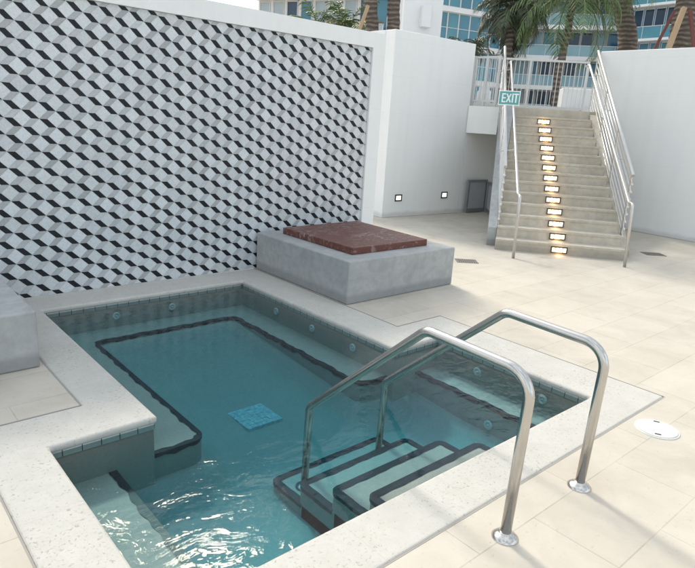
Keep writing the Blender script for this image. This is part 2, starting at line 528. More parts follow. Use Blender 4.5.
# ------------------------------------------------------------------ spa pool
pool = thing('spa_pool', 'sunken spa pool with speckled white stone edge and dark tile lines under blue green water', 'pool', (2.3, 3.3, 0))
def cells(mb, xs, ys, inside, z0, z1):
    """one solid of grid cells: shared corners, sides only on the outline"""
    idx = {}
    def V(i, j, k):
        key = (i, j, k)
        if key not in idx:
            idx[key] = len(mb.v); mb.v.append(Vector((xs[i], ys[j], (z0, z1)[k])))
        return idx[key]
    nx, ny = len(xs) - 1, len(ys) - 1
    ok = lambda i, j: 0 <= i < nx and 0 <= j < ny and inside((xs[i] + xs[i + 1]) / 2, (ys[j] + ys[j + 1]) / 2)
    def face(*q): mb.f.append(list(q)); mb.m.append(0)
    for i in range(nx):
        for j in range(ny):
            if not ok(i, j): continue
            face(V(i, j, 1), V(i + 1, j, 1), V(i + 1, j + 1, 1), V(i, j + 1, 1))
            face(V(i, j, 0), V(i, j + 1, 0), V(i + 1, j + 1, 0), V(i + 1, j, 0))
            if not ok(i, j - 1): face(V(i, j, 0), V(i + 1, j, 0), V(i + 1, j, 1), V(i, j, 1))
            if not ok(i, j + 1): face(V(i + 1, j + 1, 0), V(i, j + 1, 0), V(i, j + 1, 1), V(i + 1, j + 1, 1))
            if not ok(i - 1, j): face(V(i, j + 1, 0), V(i, j, 0), V(i, j, 1), V(i, j + 1, 1))
            if not ok(i + 1, j): face(V(i + 1, j, 0), V(i + 1, j + 1, 0), V(i + 1, j + 1, 1), V(i + 1, j, 1))
def in_pool(x, y): return (X0 < x < X3 and YF < y < YT) or (X1 < x < X2 and YT - .1 < y < YP) or (X0 < x < X1 and YF < y < YQ)
def in_outer(x, y): return (OX0 < x < OX3 and OYF < y < OYQ) or (OX1 < x < OX2 and OYF < y < YW) or (X2 < x < OX3 and OYF < y < OYT)
c = MB()
cells(c, sorted({OX0 + .002, X0, OX1 + .002, X1, X2, OX2 - .002, X3, OX3 - .002}), sorted({OYF + .002, YF, YT, YQ, OYQ - .002, OYT - .002, YP, YW - .003}),
      lambda x, y: in_outer(x, y) and not in_pool(x, y), -0.045, 0.001)
c.build('coping', M['coping'], pool, bevel=0.020, seg=4)
jt = MB()
for x0, x1, y0, y1 in ((OX0 - .004, OX0 + .004, OYF, OYQ), (OX1 - .004, OX1 + .004, OYQ, YW - .005), (OX2 - .004, OX2 + .004, OYT, YW - .005), (OX3 - .004, OX3 + .004, OYF, OYT)):
    jt.box(x0, x1, y0, y1, -0.03, DECK + .0012)
for x0, x1, y0, y1 in ((OX0 + .0045, OX3 - .0045, OYF - .004, OYF + .004), (OX0 + .0045, OX1 - .0045, OYQ - .004, OYQ + .004), (OX2 + .0045, OX3 - .0045, OYT - .004, OYT + .004)):
    jt.box(x0, x1, y0, y1, -0.03, DECK + .0014)
jt.build('coping_grout', M['joint'], pool)
w = 0.018
LOOP = [(X0 - w, YF - w), (X3 + w, YF - w), (X3 + w, YT + w), (X2 + w, YT + w), (X2 + w, YP + w), (X1 - w, YP + w), (X1 - w, YQ + w), (X0 - w, YQ + w)]
def wall_strip(mb, loop, z0, z1, off=0.0):
    n = len(loop)
    for i in range(n):
        a, b = Vector(loop[i]), Vector(loop[(i + 1) % n])
        t = (b - a).normalized(); nn = Vector((t.y, -t.x)) * (-off)
        a2, b2 = a + nn, b + nn
        mb.add([(a2.x, a2.y, z0), (b2.x, b2.y, z0), (b2.x, b2.y, z1), (a2.x, a2.y, z1)], [(3, 2, 1, 0)])
ws = MB(); wall_strip(ws, LOOP, FLOOR - 0.02, -0.04)
ws.build('basin_wall', M['plaster'], pool)
wt = MB(); wall_strip(wt, LOOP, -0.082, -0.042, 0.004)
wt.build('waterline_tile', M['waterline'], pool)
# benches
e = 0.03
INN = fillet([(1.645, 3.045, 0), (1.645, 4.964, 0), (2.98, 4.964, 0), (2.968, 3.085, 0), (3.526, 3.03, 0), (3.514, YF - e, 0)], [0.09, 0.06, 0.06, 0.12, 0.05, 0], 6)
# straight piece from the peninsula wall to the rounded bench corner
c0 = fillet([(X1 - e, 3.045, 0), (1.645, 3.045, 0), (1.645, 4.0, 0)], [0, 0.09, 0], 6)[:-1]
inner = c0 + [p for p in INN[1:]]
outer = [(X3 + e, YF - e), (X3 + e, YT + e), (X2 + e, YT + e), (X2 + e, YP + e), (X1 - e, YP + e)]
poly = [(p.x, p.y) for p in inner] + outer
bn = MB(); bn.prism(poly, FLOOR - 0.01, BENCH)
bn.prism([(X0 - e, YF - e), (1.063, YF - e), (1.066, YQ + e), (X0 - e, YQ + e)], FLOOR - 0.01, BENCH)
bench = bn.build('bench', M['plaster'], pool)
# floor: falls towards the steps and coves up against the benches
def seg_d(px, py, a, b):
    dx, dy = b[0] - a[0], b[1] - a[1]
    t_ = max(0, min(1, ((px - a[0]) * dx + (py - a[1]) * dy) / max(1e-9, dx * dx + dy * dy)))
    return math.hypot(px - a[0] - dx * t_, py - a[1] - dy * t_)
edge = [((p.x, p.y), (q.x, q.y)) for p, q in zip(inner[:-1], inner[1:])] + [((1.065, YF - e), (1.065, YQ + e)), ((1.065, YQ + w), (1.645, YQ + w))]
def floor_z(x, y):
    z = FLOOR + .175 * max(0, min(1, (y - 2.5) / 2.4))
    d_ = min(seg_d(x, y, a, b) for a, b in edge)
    return z + .13 * math.exp(-(d_ / .10) ** 1.5)
fl = MB(); NX, NY = 96, 110
fx = [X0 - .02 + (X3 - X0 + .04) * i / NX for i in range(NX + 1)]; fy = [YF - .02 + (YP - YF + .04) * j / NY for j in range(NY + 1)]
fl.add([(x, y, min(BENCH - .02, floor_z(x, y))) for y in fy for x in fx],
       [(j * (NX + 1) + i, j * (NX + 1) + i + 1, (j + 1) * (NX + 1) + i + 1, (j + 1) * (NX + 1) + i) for j in range(NY) for i in range(NX)
        if in_pool(fx[i] * .5 + fx[i + 1] * .5, fy[j] * .5 + fy[j + 1] * .5) or in_pool(fx[i] + .05, fy[j] - .05) or in_pool(fx[i] - .05, fy[j] + .05) or in_pool(fx[i] - .05, fy[j] - .05) or in_pool(fx[i] + .05, fy[j] + .05)])
fl.build('basin_floor', M['plaster'], pool, smooth=True)
def ribbon(mb, path, wtop, hside, z, side, wob=0.010, step=0.03):
    """dark tile strip on the edge of a bench or tread: wtop on top (away from `side`), hside down the face"""
    pts = []
    path = [Vector(p) for p in path]
    for a, b in zip(path[:-1], path[1:]):
        L = (b - a).length; n = max(1, int(L / step))
        for k in range(n): pts.append(a.lerp(b, k / n))
    pts.append(path[-1])
    N = len(pts); ph = random.uniform(0, 6)
    rows = []
    for i, p in enumerate(pts):
        t = (pts[min(i + 1, N - 1)] - pts[max(i - 1, 0)]).normalized()
        nrm = Vector((-t.y, t.x, 0)) * side          # towards the open water
        wv = wob * (math.sin(i * 0.55 + ph) * 0.6 + math.sin(i * 1.37 + 2 * ph) * 0.5 + random.uniform(-.35, .35))
        o1 = p + nrm * 0.005; o0 = p - nrm * (wtop + wv)
        rows.append((Vector((o0.x, o0.y, z + .004)), Vector((o1.x, o1.y, z + .004)), Vector((o1.x, o1.y, z - hside + wv))))
    vs = [q for r_ in rows for q in r_]
    fs = []
    for i in range(N - 1):
        for k in (0, 1): fs.append((3 * i + k, 3 * i + k + 1, 3 * i + 4 + k, 3 * i + 3 + k))
    mb.add(vs, fs)
tr = MB()
ribbon(tr, inner, 0.034, 0.022, BENCH, -1)
ribbon(tr, [(1.066, YQ + e, 0), (1.063, YF - e, 0)], 0.036, 0.022, BENCH, 1)
tr.build('bench_trim', M['trim'], bench)
# steps under the handrails
SX0, SX1 = 1.93, 2.86
STEPS = [(-0.52, 2.745), (-0.40, 2.47), (-0.28, 2.18), (-0.16, 1.895)]
for z, y in STEPS:
    s = MB(); s.prism(fillet([(SX0, YF - e, 0), (SX1, YF - e, 0), (SX1, y, 0), (SX0, y, 0)], [0, 0, 0.05, 0.05], 5, True), FLOOR - 0.012 - z * 0.01, z)
    so_ = s.build('step', M['plaster'], pool)
    t = MB(); ribbon(t, fillet([(SX1, y - 0.30, 0), (SX1, y, 0), (SX0, y, 0), (SX0, y - 0.32, 0)], [0, .05, .05, 0], 5), 0.045, 0.02, z, -1, 0.004)
    t.build('nosing_trim', M['trim'], so_)
# main drain and jets
dr = MB()
cc, q = Vector((2.295, 3.50, floor_z(2.295, 3.5) + .012)), 0.145
for i in range(7):
    for j in range(7):
        dr.box(cc.x - q + i * .043, cc.x - q + i * .043 + .041, cc.y - q + j * .043, cc.y - q + j * .043 + .041, cc.z - .03, cc.z + random.uniform(-.001, .0015))
dr.build('main_drain', M['paleblue'], pool)
def jet(p, nrm):
    nrm = Vector(nrm)
    mb = MB(); mb.lathe((0, 0, 0), [(0.036, 0), (0.036, 0.006), (0.028, 0.012), (0.018, 0.010), (0.015, 0.003), (0.010, 0.003), (0.009, 0.014), (0.0015, 0.015)], 20)
    q_ = nrm.to_track_quat('Z', 'Y')
    mb.v = [q_ @ v + Vector(p) for v in mb.v]
    mb.build('jet', M['jet'], pool, smooth=True)
for y in (4.63, 4.06, 3.50): jet((X2 + w - .001, y, -0.165), (-1, 0, 0))
for y in (2.58, 2.0): jet((X3 + w - .001, y, -0.165), (-1, 0, 0))
for x in (1.93, 2.47): jet((x, YP + w - .001, -0.165), (0, -1, 0))
jet((3.515, 2.26, -0.41), (-1, 0, 0))
# water
W_ = [(p[0] + (.004 if p[0] > 2 else -.004), p[1] + (.004 if p[1] > 2 else -.004)) for p in LOOP]
wm = MB(); wm.prism(W_, FLOOR - 0.4, WL)
tag(wm.build('water', M['water']), kind='structure')

# pool handrails
def handrail(x, label, zt):
    t = thing('pool_handrail', label, 'handrail', (x, 1.165, 0), 'handrails over the spa steps')
    p = fillet([(x, 1.166, 0.0), (x, 1.150, zt - .005), (x, 1.715, zt + .01), (x, 2.553, 0.03), (x, 2.565, -0.52)], [0, 0.115, 0.10, 0.06, 0], 9)
    MB().tube(p, 0.0235, 20).build('rail', M['steel'], t, smooth=True)
    for y, z in ((1.166, DECK), (2.565, -0.52)):
        MB().lathe((x, y, z), [(0.058, 0), (0.058, .004), (0.048, .014), (0.034, .022), (0.026, .026), (0.0235, .03)], 32).build('floor_flange', M['steel'], t, smooth=True)
handrail(2.057, 'polished steel pool handrail nearer the front, landing by the near pool step corner', 0.765)
handrail(2.692, 'polished steel pool handrail standing closer to the white round deck lid', 0.748)
# skimmer lid
lc = Vector((3.664, 1.186, 0))
lt = thing('deck_lid', 'round white plastic skimmer lid set flush in the beige pavers', 'lid', lc)
MB().lathe((lc.x, lc.y, DECK), [(0.127, 0), (0.127, .004), (0.121, .006), (0.119, .003)], 48).build('ring', M['lid'], lt, smooth=True)
MB().lathe((lc.x, lc.y, DECK + .003), [(0.116, 0), (0.116, .005), (0.113, .007), (0.002, .009)], 48).build('cover', M['lid'], lt, smooth=True)
for a in (R(205), R(25)): MB().obox((lc.x + .088 * math.cos(a), lc.y + .088 * math.sin(a), DECK + .0105), (-math.sin(a), math.cos(a), 0), (math.cos(a), math.sin(a), 0), (0, 0, 1), .017, .006, .0015).build('finger_slot', M['dark'], lt)

# ------------------------------------------------------------------ concrete blocks
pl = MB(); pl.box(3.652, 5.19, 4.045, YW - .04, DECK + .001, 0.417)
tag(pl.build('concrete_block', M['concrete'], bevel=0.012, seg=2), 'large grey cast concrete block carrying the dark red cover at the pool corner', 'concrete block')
wc = thing('wooden_cover', 'dark red stained plywood cover scuffed white lying on the large concrete block', 'cover', (4.42, 4.84, .418))
wb = MB(); wb.hexa([(3.868, 4.25, .419), (4.945, 4.245, .419), (5.005, 5.45, .419), (3.87, 5.42, .419), (3.868, 4.25, .487), (4.945, 4.245, .487), (5.005, 5.45, .487), (3.87, 5.42, .487)])
wb.build('panel', M['wood'], wc, bevel=.004)
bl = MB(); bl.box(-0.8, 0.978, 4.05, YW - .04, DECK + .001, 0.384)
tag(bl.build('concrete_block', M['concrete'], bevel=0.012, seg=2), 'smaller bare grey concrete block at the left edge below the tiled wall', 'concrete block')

# ------------------------------------------------------------------ tiled wall
XL, XE, ZT, XT, ZW = -3.0, 5.432, 2.524, 5.232, 2.694
tw = thing('tiled_wall', 'white framed wall covered in black grey and white cube pattern tile behind the spa', 'wall', ((XL + XE) / 2, YW, 0))
fb = MB()
fb.box(XL, XE, YW + .003, YW + .25, DECK, ZW)                       # core behind the tile
fb.box(XL, XE, YW - .035, YW + .003, ZT, ZW)                         # head of the frame
fb.box(XT, XE, YW - .035, YW + .003, DECK, ZT)                       # jamb
core = fb.build('frame', M['stucco'], tw)
E1, E2, E3 = Vector((.0625, 0)), Vector((.07, -.068)), Vector((.07, .068))
L1, L2 = E1 + E2, E1 + E3
def clip(poly, x0, x1, y0, y1):
    for ax, lim, sg in ((0, x0, 1), (0, x1, -1), (1, y0, 1), (1, y1, -1)):
        out = []
        for i in range(len(poly)):
            a, b = poly[i - 1], poly[i]
            da, db = sg * (a[ax] - lim), sg * (b[ax] - lim)
            if da >= 0 and db < 0 or da < 0 and db >= 0: out.append(a + (b - a) * (da / (da - db)))
            if db >= 0: out.append(b)
        poly = out
        if not poly: return []
    return poly
tm = MB(); tones = []
org = Vector((1.237, 0.448))
for i in range(-50, 60):
    for j in range(-50, 60):
        p = org + L1 * i + L2 * j
        if not (XL - .3 < p.x < XT + .2 and -.2 < p.y < ZT + .2): continue
        for mi, (o_, a, b) in enumerate(((E1, E2, E3), (Vector((0, 0)), E1, E3), (Vector((0, 0)), E1, E2))):
            q0 = p + o_
            quad = [q0, q0 + a, q0 + a + b, q0 + b]
            ctr = (quad[0] + quad[2]) / 2
            k = random.uniform(.968, .978)
            quad = clip([ctr + (v - ctr) * k for v in quad], XL + .003, XT - .003, DECK + .004, ZT - .003)
            if len(quad) < 3: continue
            area = sum(quad[n - 1].x * quad[n].y - quad[n].x * quad[n - 1].y for n in range(len(quad)))
            if area < 0: quad.reverse()
            dy = random.uniform(0, .0008)
            tm.add([(v.x, YW - .006 - dy, v.y) for v in quad], [tuple(range(len(quad)))], mi)
            tones.append(random.uniform(.90, 1.06) if mi == 0 else random.uniform(.78, 1.15))
gb = MB(); gb.add([(XL, YW - .004, DECK), (XT, YW - .004, DECK), (XT, YW - .004, ZT), (XL, YW - .004, ZT)], [(0, 1, 2, 3)])
ngb = len(tm.f)
tm.add([p for p in gb.v], [(0, 1, 2, 3)], 3); tones.append(1.0)
tp = tm.build('tile_panel', [M['t_white'], M['t_grey'], M['t_black'], M['grout']], tw)
at_ = tp.data.attributes.new('tone', 'FLOAT_COLOR', 'FACE')
for k, tval in enumerate(tones): at_.data[k].color = (tval, tval, tval, 1)

# ------------------------------------------------------------------ white walls
def slab_wall(a, b, th, z0, z1):
    a, b = Vector(a), Vector(b)
    t = (b - a).normalized(); n = Vector((-t.y, t.x)) * th
    q = [a, b, b + n, a + n]
    return [(v.x, v.y, z0) for v in q] + [(v.x, v.y, z1) for v in q]
V0, V1 = Vector((7.682, 7.724)), Vector((9.735, 7.625))
ww = thing('white_wall', 'tall plain white rendered wall with two small lights between tiled wall and stairs', 'wall', (V0.x, V0.y, 0))
m_ = MB(); m_.hexa(slab_wall(V0, V1, .25, DECK, 3.184)); m_.hexa(slab_wall(V0 + Vector((.002, .252)), V0 + Vector((.252, .25)), 4.0, DECK, 3.183))
m_.build('wall_face', M['stucco'], ww, bevel=.008)
tdir = (V1 - V0).normalized(); ndir = Vector((tdir.y, -tdir.x))
for x, z, lab in ((8.055, .347, 'small recessed white wall light nearer the tiled wall'), (9.275, .367, 'small recessed white wall light nearer the stairs')):
    p = V0 + tdir * ((x - V0.x) / tdir.x)
    wt_ = thing('wall_light', lab, 'wall light', (p.x, p.y, z), 'recessed lights in the white wall')
    f_ = MB(); P3 = Vector((p.x, p.y, z)); T3 = Vector((tdir.x, tdir.y, 0)); N3 = Vector((ndir.x, ndir.y, 0))
    for sx, sz, hx, hz in ((0, .05, .085, .012), (0, -.05, .085, .012), (.073, 0, .012, .0378), (-.073, 0, .012, .0378)):
        f_.obox(P3 + T3 * sx + Vector((0, 0, sz)) + N3 * .006, T3, N3, (0, 0, 1), hx, .007, hz)
    f_.build('frame', M['bronze'], wt_)
    MB().obox(P3 + N3 * .004, T3, N3, (0, 0, 1), .060, .003, .037).build('lens', M['lamp2'], wt_)
RW = MB(); RW.hexa(slab_wall((11.12, -4.0), (11.43, 6.03), -.22, DECK, 3.19))
tag(RW.build('white_wall', M['stucco'], bevel=.012), 'plain white rendered wall right of the stairs running to the photo edge', 'wall')

# ------------------------------------------------------------------ stairs
SB = Vector((7.9135, 4.324, 0)); SA = 0.7038
SS = Vector((math.cos(SA), math.sin(SA), 0)); STT = Vector((-SS.y, SS.x, 0))
RUN, RISE, NS = 0.2498, 0.1487, 14
def ST(s, t, z): return SB + SS * s + STT * t + Vector((0, 0, z))
SE = RUN * 13
def tl(s):
    s = min(s, RUN * 13)
    return .8997 + (.5341 - .8997) * s / SE
def trr(s):
    s = min(s, RUN * 13)
    return -(.9125 + (.8323 - .9125) * s / SE)
TOP = RISE * NS
stair = thing('staircase', 'grey concrete staircase with a column of lit riser lights climbing to the upper terrace', 'staircase', ST(0, 0, 0))
prof = []
for k in range(NS):
    prof += [(k * RUN, k * RISE), (k * RUN, (k + 1) * RISE)]
prof += [(SE + .028, TOP), (SE + .028, TOP - .45), (0.42, 0.0)]
sm = MB(); n = len(prof)
vs = [ST(s, tl(s), z + (DECK if z == 0 else 0)) for s, z in prof] + [ST(s, trr(s), z + (DECK if z == 0 else 0)) for s, z in prof]
sm.add(vs, [tuple(range(n)), tuple(range(2 * n - 1, n - 1, -1))] + [(i, n + i, n + (i + 1) % n, (i + 1) % n) for i in range(n)])
sm.build('flight', M['stepc'], stair)
tn = MB()
for k in range(NS - 1):
    s = k * RUN
    tn.hexa([ST(s - .012, tl(s) - .004, (k + 1) * RISE - .028), ST(s - .012, trr(s) + .004, (k + 1) * RISE - .028), ST(s + .05, trr(s) + .004, (k + 1) * RISE - .028), ST(s + .05, tl(s) - .004, (k + 1) * RISE - .028),
             ST(s - .012, tl(s) - .004, (k + 1) * RISE + .004), ST(s - .012, trr(s) + .004, (k + 1) * RISE + .004), ST(s + .05, trr(s) + .004, (k + 1) * RISE + .004), ST(s + .05, tl(s) - .004, (k + 1) * RISE + .004)])
tn.build('nosing', M['stepc'], stair)
# parapet beam on the left side
pm = MB()
a0, a1 = .30, SE
for_l = lambda s, d_: tl(s) + d_
pts = []
for z_off in ((0.0, 0.0), (0.26, TOP - 0.02)):
    pass
pm.hexa([ST(.28, tl(.28) + .004, DECK), ST(.28, tl(.28) + .13, DECK), ST(SE, tl(SE) + .24, 1.58), ST(SE, tl(SE) + .004, 1.58),
         ST(.28, tl(.28) + .004, .27), ST(.28, tl(.28) + .13, .27), ST(SE, tl(SE) + .24, TOP + .12), ST(SE, tl(SE) + .004, TOP + .12)])
pm.build('stringer', M['concrete'], stair)
pm = MB()
pm.hexa([ST(.28, trr(.28) - .004, DECK), ST(SE, trr(SE) - .004, 1.58), ST(SE, trr(SE) - .13, 1.58), ST(.28, trr(.28) - .13, DECK),
         ST(.28, trr(.28) - .004, .10), ST(SE, trr(SE) - .004, TOP - .05), ST(SE, trr(SE) - .13, TOP - .05), ST(.28, trr(.28) - .13, .10)])
pm.build('stringer', M['stepc'], stair)
for k in range(13):
    c_ = ST(k * RUN, 0, (k + .46) * RISE)
    f_ = MB()
    for dt, dz, hx, hz in ((0, .040, .115, .008), (0, -.040, .115, .008), (.107, 0, .008, .0318), (-.107, 0, .008, .0318)):
        f_.obox(c_ + STT * dt + Vector((0, 0, dz)) - SS * .005, STT, SS, (0, 0, 1), hx, .008, hz)
    fo = f_.build('step_light', M['bronze'], stair)
    l_ = MB()
    l_.obox(c_ - SS * .003, STT, SS, (0, 0, 1), .098, .003, .0315)
    l_.build('lens', M['lamp'], fo)
    l_ = MB()
    pt = bpy.data.lights.new('step_lamp', 'POINT'); pt.energy = 0.55; pt.color = (1.0, 0.62, 0.30); pt.shadow_soft_size = .02
    po = bpy.data.objects.new('step_lamp', pt); COL.objects.link(po); po.parent = fo; po.location = c_ - SS * .045 + Vector((0, 0, -.02)) - origin(fo)
    for dt in (-.05, 0, .05): MB().obox(c_ + STT * dt - SS * .007, STT, SS, (0, 0, 1), .0035, .002, .0316).build('louvre', M['bronze'], fo)

# terrace at the head of the stairs
ter = MB()
FA = ST(SE + .03, .78, 0); FB = ST(SE + .03, -1.0, 0)
poly = [(9.742, 7.63), (FA.x, FA.y), (FB.x, FB.y), (11.43, 6.05), (11.7, 6.05), (140, 0), (140, 140), (9.742, 140)]
ter.prism(poly, 1.575, TOP)
tag(ter.build('upper_terrace', M['stepc']), kind='structure')
fz = MB()
a_, b_ = Vector((9.735, 7.622, 0)), Vector((FA.x, FA.y, 0))
dd = (b_ - a_).normalized(); nn = Vector((dd.y, -dd.x, 0))
fz.obox((a_ + b_) / 2 + nn * .02 + Vector((0, 0, 1.82)), dd, nn, (0, 0, 1), (b_ - a_).length / 2, .018, .252)
tag(fz.build('terrace_fascia', M['stucco']), 'white fascia of the upper terrace between the white wall and stairs', 'fascia')
rt = MB(); rt.hexa(slab_wall((9.74, 7.622), (12.2, 7.5), .2, DECK, 1.574)); rt.hexa(slab_wall((12.0, 7.48), (11.7, 5.9), .2, DECK, 1.573))
tag(rt.build('retaining_wall', M['stucco']), 'shaded white retaining wall in the recess under the terrace', 'wall')

# grey gate in the recess
def gate(a, b, h, label):
    a, b = Vector(a), Vector(b)
    g = thing('metal_gate', label, 'gate', (a.x, a.y, 0), 'grey gate leaves in the recess')
    t = (b - a).normalized(); L = (b - a).length; n_ = Vector((-t.y, t.x, 0)); mid = (a + b) / 2
    f_ = MB()
    for z in (.06, h - .025): f_.obox(mid + Vector((0, 0, z)), t, n_, (0, 0, 1), L / 2, .02, .025)
    for p in (a + t * .025, b - t * .025): f_.obox(p + Vector((0, 0, h / 2)), t, n_, (0, 0, 1), .0245, .0195, h / 2)
    f_.build('frame', M['gate'], g)
    MB().obox(mid + Vector((0, 0, h / 2 + .02)), t, n_, (0, 0, 1), L / 2 - .05, .008, h / 2 - .065).build('infill_panel', M['bgrey'], g)
gate((9.85, 7.54, 0), (10.42, 7.50, 0), .66, 'grey framed metal gate leaf flat against the recess wall')
gate((10.45, 7.47, 0), (9.95, 6.95, 0), .62, 'grey metal gate leaf folded out towards the stairs')

# rails on the stairs
def flat_bar(mb, a, b, r): mb.tube([a, b], r, 8)
def guard(t0, t1, label, s0=.44, s1=3.85, slope=.6, z0=1.15):
    zt = lambda s: z0 + slope * (s - s0)
    tt = lambda s: t0 + (t1 - t0) * (s - s0) / (s1 - s0)
    g = thing('stair_guardrail', label, 'guardrail', ST(s0, t0, 0), 'guardrails of the stairs')
    MB().tube([ST(s0, tt(s0), zt(s0)), ST(s1, tt(s1), zt(s1))], .027, 12).build('top_rail', M['rail'], g, smooth=True)
    for i in range(9):
        b = MB(); dz = .115 + i * .108
        b.tube([ST(s0 - .03, tt(s0), zt(s0) - dz), ST(s1, tt(s1), zt(s1) - dz)], .010, 8)
        b.lathe(ST(s0 - .03, tt(s0), zt(s0) - dz - .014), [(.019, 0), (.019, .028)], 10)
        b.build('bar', M['rail'], g, smooth=True)
    for s in (s0 + .06, s0 + 1.15, s0 + 2.25, s1 - .02):
        base = max(DECK, zt(s) - 1.13)
        MB().obox(ST(s, tt(s), (base + zt(s)) / 2), SS, STT, (0, 0, 1), .022, .009, (zt(s) - base) / 2).build('post', M['rail'], g)
guard(.845, .78, 'silver guardrail of sloping bars on the left side of the stairs, by the exit sign')
guard(-.945, -.945, 'silver guardrail of sloping bars on the right side of the stairs, by the white wall')
def inner_rail(t0, t1, foot, label, s1=3.25, zs=.83):
    g = thing('stair_handrail', label, 'handrail', ST(foot, t0, 0), 'tubular handrails of the stairs')
    z1 = zs + .606 * (s1 + .14)
    p = fillet([ST(foot, t0, 0), ST(foot + .13, t0, zs - .005), ST(-.13, t0, zs), ST(s1, t1, z1), ST(s1 + .25, t1, z1)], [0, .05, .08, .1, 0], 6)
    MB().tube(p, .0205, 12).build('rail', M['rail'], g, smooth=True)
    for s in (.9, 2.1, 3.1):
        f = (s + .13) / (s1 + .13)
        t = t0 + (t1 - t0) * f; z = zs + (z1 - zs) * f
        sg = 1 if t0 > 0 else -1
        MB().tube([ST(s, t, z), ST(s, t + sg * .02, z - .07), ST(s, sg * .9, z - .10)], .008, 8).build('bracket', M['rail'], g)
inner_rail(.69, .69, -.52, 'silver tube handrail ending in a bent post left of the riser lights')
inner_rail(-.785, -.70, -.44, 'silver tube handrail ending in a bent post right of the riser lights')

# picket railings of the terrace
def picket(a, b, h, label, step=.084, base=.09):
    a, b = Vector(a), Vector(b)
    g = thing('terrace_railing', label, 'railing', a, 'picket railings of the terrace')
    L = (b - a).length; t = (b - a).normalized(); n_ = Vector((-t.y, t.x, 0))
    for z in (h, base): MB().obox((a + b) / 2 + Vector((0, 0, z)), t, n_, (0, 0, 1), L / 2, .022, .018).build('rail', M['white_alu'], g)
    n = int(L / step)
    for i in range(1, n): MB().obox(a + t * (L * i / n) + Vector((0, 0, (h + base) / 2)), t, n_, (0, 0, 1), .006, .006, (h - base) / 2 - .019).build('picket', M['white_alu'], g)
    for p in (a + t * .02, (a + b) / 2, b - t * .02): MB().obox(p + Vector((0, 0, h / 2)), t, n_, (0, 0, 1), .0225, .0225, h / 2 + .021).build('post', M['white_alu'], g)
picket((9.86, 7.70, TOP + .002), ST(SE + .12, .86, TOP + .002), .88, 'pale picket railing between the white wall and the stair head')
picket(ST(SE + 1.55, 1.30, TOP + .002), ST(SE + 1.55, -1.02, TOP + .002), 1.0, 'pale picket railing across the back of the stair landing')
kb = MB(); kb.obox(ST(SE + 1.75, .3, TOP + .055), STT, SS, (0, 0, 1), 2.2, .06, .053)
tag(kb.build('terrace_kerb', M['bwhite']), 'low white kerb behind the back landing railing', 'kerb')
wp = MB(); wp.obox(ST(SE + 2.15, -1.06, TOP + .26), STT, SS, (0, 0, 1), .42, .25, .255)
tag(wp.build('white_planter', M['bwhite'], bevel=.02), 'white rendered planter box behind the landing railing at right', 'planter')
ur = MB(); uc = at(483, 103, 13.2); ur.lathe((uc.x, uc.y, TOP + .002), [(.10, 0), (.13, .02), (.16, .2), (.15, .34), (.11, .40), (.12, .44), (.09, .45), (.02, .40)], 24)
tag(ur.build('white_urn', M['bwhite'], smooth=True), 'white urn standing behind the railing beside the white wall', 'urn')

# exit sign on the left rail
sc = at(509.3, 98, 9.2)
sg = thing('exit_sign', 'teal and white exit sign fixed to the left stair rail at the top', 'sign', sc)
nv = Vector((-SS.x, -SS.y, 0)).normalized(); nv = (nv + Vector((-.25, .1, 0))).normalized(); tv = Vector((nv.y, -nv.x, 0)) * -1
if tv.dot(CR) < 0: tv = -tv
zv = Vector((0, 0, 1))
MB().obox(sc, tv, nv, zv, .160, .008, .107).build('plate', M['swhite'], sg)
MB().obox(sc + nv * .0095, tv, nv, zv, .146, .002, .093).build('panel', M['sgreen'], sg)
lt_ = MB()
def stroke(cx, cz, hx, hz): lt_.obox(sc + nv * .0135 + (tv * (cx - .004) + zv * cz) * .98, tv, nv, zv, hx, .0022, hz * .98)
def diag(x0, z0, x1, z1, h=.011, dn=0):
    a = Vector((x0, z0)); b = Vector((x1, z1)); dv = tv * (x1 - x0) + zv * (z1 - z0)
    lt_.obox(sc + nv * (.0136 + dn) + (tv * ((x0 + x1) / 2 - .004) + zv * (z0 + z1) / 2) * .98, dv, nv, dv.cross(nv), dv.length * .49, .0022, h * .88)
H_ = .068
stroke(-.098, 0, .010, H_); 
for z_ in (H_ - .010, 0, -H_ + .010): stroke(-.068, z_, .0195, .010)
diag(-.034, -H_ + .006, .026, H_ - .006); diag(-.034, H_ - .006, .026, -H_ + .006, dn=.0006)
stroke(.056, 0, .010, H_)
stroke(.108, -.0105, .010, H_ - .0105); stroke(.108, H_ - .010, .034, .0100)
lt_.build('lettering', M['swhite'], sg)

# deck drains
def drain(c, ang, L, W, label):
    c = Vector((c[0], c[1], 0))
    g = thing('floor_drain', label, 'drain', c, 'drain grates in the deck')
    t = Vector((math.cos(ang), math.sin(ang), 0)); n_ = Vector((-t.y, t.x, 0))
    f_ = MB()
    for sgn in (1, -1):
        f_.obox(c + n_ * sgn * (W - .008) + Vector((0, 0, .001)), t, n_, (0, 0, 1), L, .008, .003)
        f_.obox(c + t * sgn * (L - .008) + Vector((0, 0, .001)), t, n_, (0, 0, 1), .008, W - .016, .003)
    f_.build('frame', M['grate'], g)
    s_ = MB(); s_.obox(c + Vector((0, 0, -.001)), t, n_, (0, 0, 1), L - .016, W - .016, .001)
    s_.build('sump', M['dark'], g)
    k_ = MB(); nb = 9
    for i in range(nb): k_.obox(c + t * (-L + .03 + (2 * L - .06) * i / (nb - 1)) + Vector((0, 0, .0015)), t, n_, (0, 0, 1), .008, W - .0165, .002)
    k_.build('grille', M['grate'], g)
drain((6.29, 4.70), R(-41), .14, .10, 'grey drain grate in the deck beside the large concrete block')
drain((9.45, 3.63), R(-41), .15, .11, 'grey drain grate in the deck at the foot of the right white wall')

